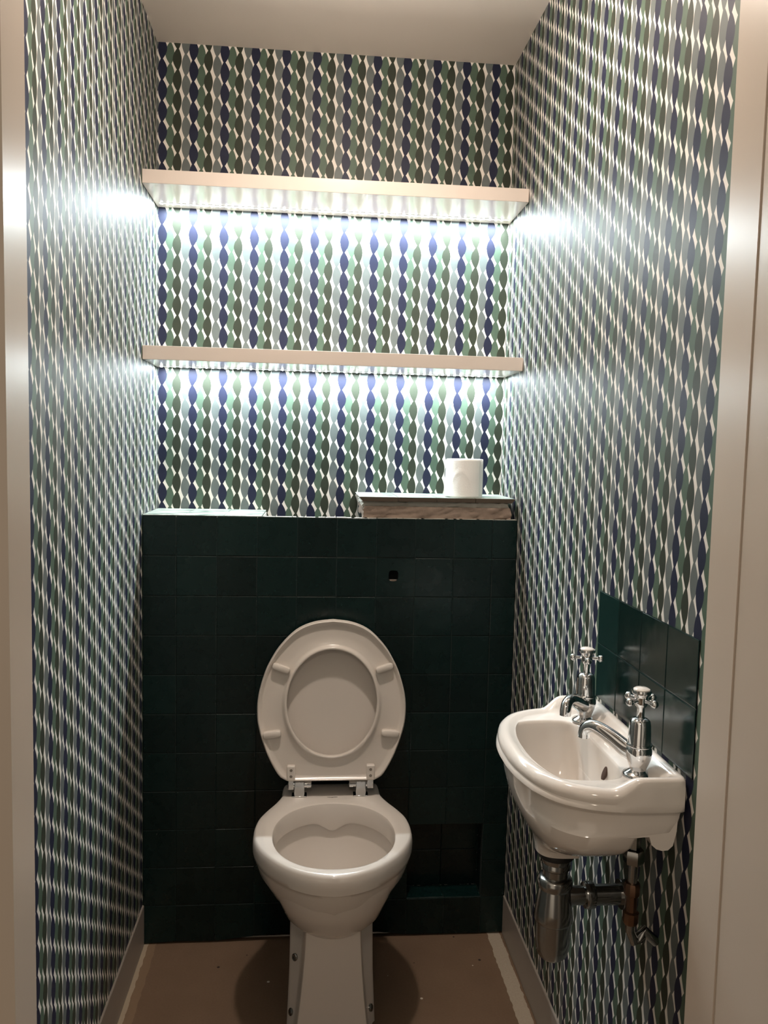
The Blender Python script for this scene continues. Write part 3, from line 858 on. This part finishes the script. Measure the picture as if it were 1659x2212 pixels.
# ------------------------------------------------------------------ lights
def light(name, kind, loc, energy, color, size=0.05, target=None, spot=None, blend=0.5):
    L = bpy.data.lights.new(name, kind); L.energy = energy; L.color = color
    if kind == 'SPOT':
        L.shadow_soft_size = size; L.spot_size = math.radians(spot); L.spot_blend = blend
    elif kind == 'POINT': L.shadow_soft_size = size
    elif kind == 'AREA': L.shape = 'DISK'; L.size = size
    o = bpy.data.objects.new(name, L); COL.objects.link(o); o.location = loc
    if target is not None:
        o.rotation_euler = (Vector(target) - Vector(loc)).to_track_quat('-Z', 'Y').to_euler()
    return o
WARM = (1.0, 0.87, 0.76)
light('ceiling_glow', 'POINT', (0.50, -0.55, HC - 0.09), 13.0, WARM, 0.03)  # wide second light of the downlight, added to make the ceiling glow
light('ceiling_downlight', 'SPOT', (0.50, -0.55, HC - 0.03), 27.0, WARM, 0.03, (0.50, -0.55, 0), 160, 0.75)
light('hall_light', 'POINT', (0.30, -2.45, 2.10), 12.0, (1.0, 0.84, 0.68), 0.10)
w = bpy.data.worlds.new('hall_ambient'); SC.world = w; w.use_nodes = True
n = N(w.node_tree)
sepw = w.node_tree.nodes.new('ShaderNodeSeparateXYZ'); w.node_tree.links.new(n.coords('Generated'), sepw.inputs[0])
def band(v, a, b, e=0.04):
    def st(x0, x1):
        m_ = w.node_tree.nodes.new('ShaderNodeMapRange'); m_.interpolation_type = 'SMOOTHSTEP'
        m_.inputs[1].default_value = x0; m_.inputs[2].default_value = x1; w.node_tree.links.new(v, m_.inputs[0]); return m_.outputs[0]
    return n.m('SUBTRACT', st(a - e, a + e), st(b - e, b + e))
fx = n.m('MAXIMUM', band(sepw.outputs[0], -0.66, -0.30), band(sepw.outputs[0], 0.26, 0.52))  # bright bands invented for the unseen hall, shaping what chrome and tiles reflect
fz = band(sepw.outputs[2], -0.35, 0.85, 0.15)
f = n.m('MULTIPLY_ADD', n.m('MULTIPLY', fx, fz), 0.88, 0.12)
bg = w.node_tree.nodes['Background']
w.node_tree.links.new(n.mix(f, (0.0, 0.0, 0.0), (0.46, 0.385, 0.305)), bg.inputs[0])
bg.inputs[1].default_value = 1.7

# ------------------------------------------------------------------ camera
cy, sy, cp, sp_ = math.cos(YAW), math.sin(YAW), math.cos(PITCH), math.sin(PITCH)
fw = Vector((-sy * cp, cy * cp, sp_)); r = Vector((cy, sy, 0)); u = r.cross(fw)
cr, sr = math.cos(ROLL), math.sin(ROLL)
right = r * cr + u * sr; up = r * -sr + u * cr
cam = bpy.data.cameras.new('camera'); co = bpy.data.objects.new('camera', cam); COL.objects.link(co)
cam.sensor_fit = 'VERTICAL'; cam.sensor_height = 36.0; cam.lens = F_PX / 2212.0 * 36.0
cam.clip_start = 0.02
m3 = Matrix((right, up, -fw)).transposed()
co.matrix_world = Matrix.Translation(CAM) @ m3.to_4x4()
SC.camera = co
SC.view_settings.view_transform = 'Standard'; SC.view_settings.look = 'None'
SC.view_settings.exposure = 0.0; SC.view_settings.gamma = 1.0
SC.view_settings.use_curve_mapping = False
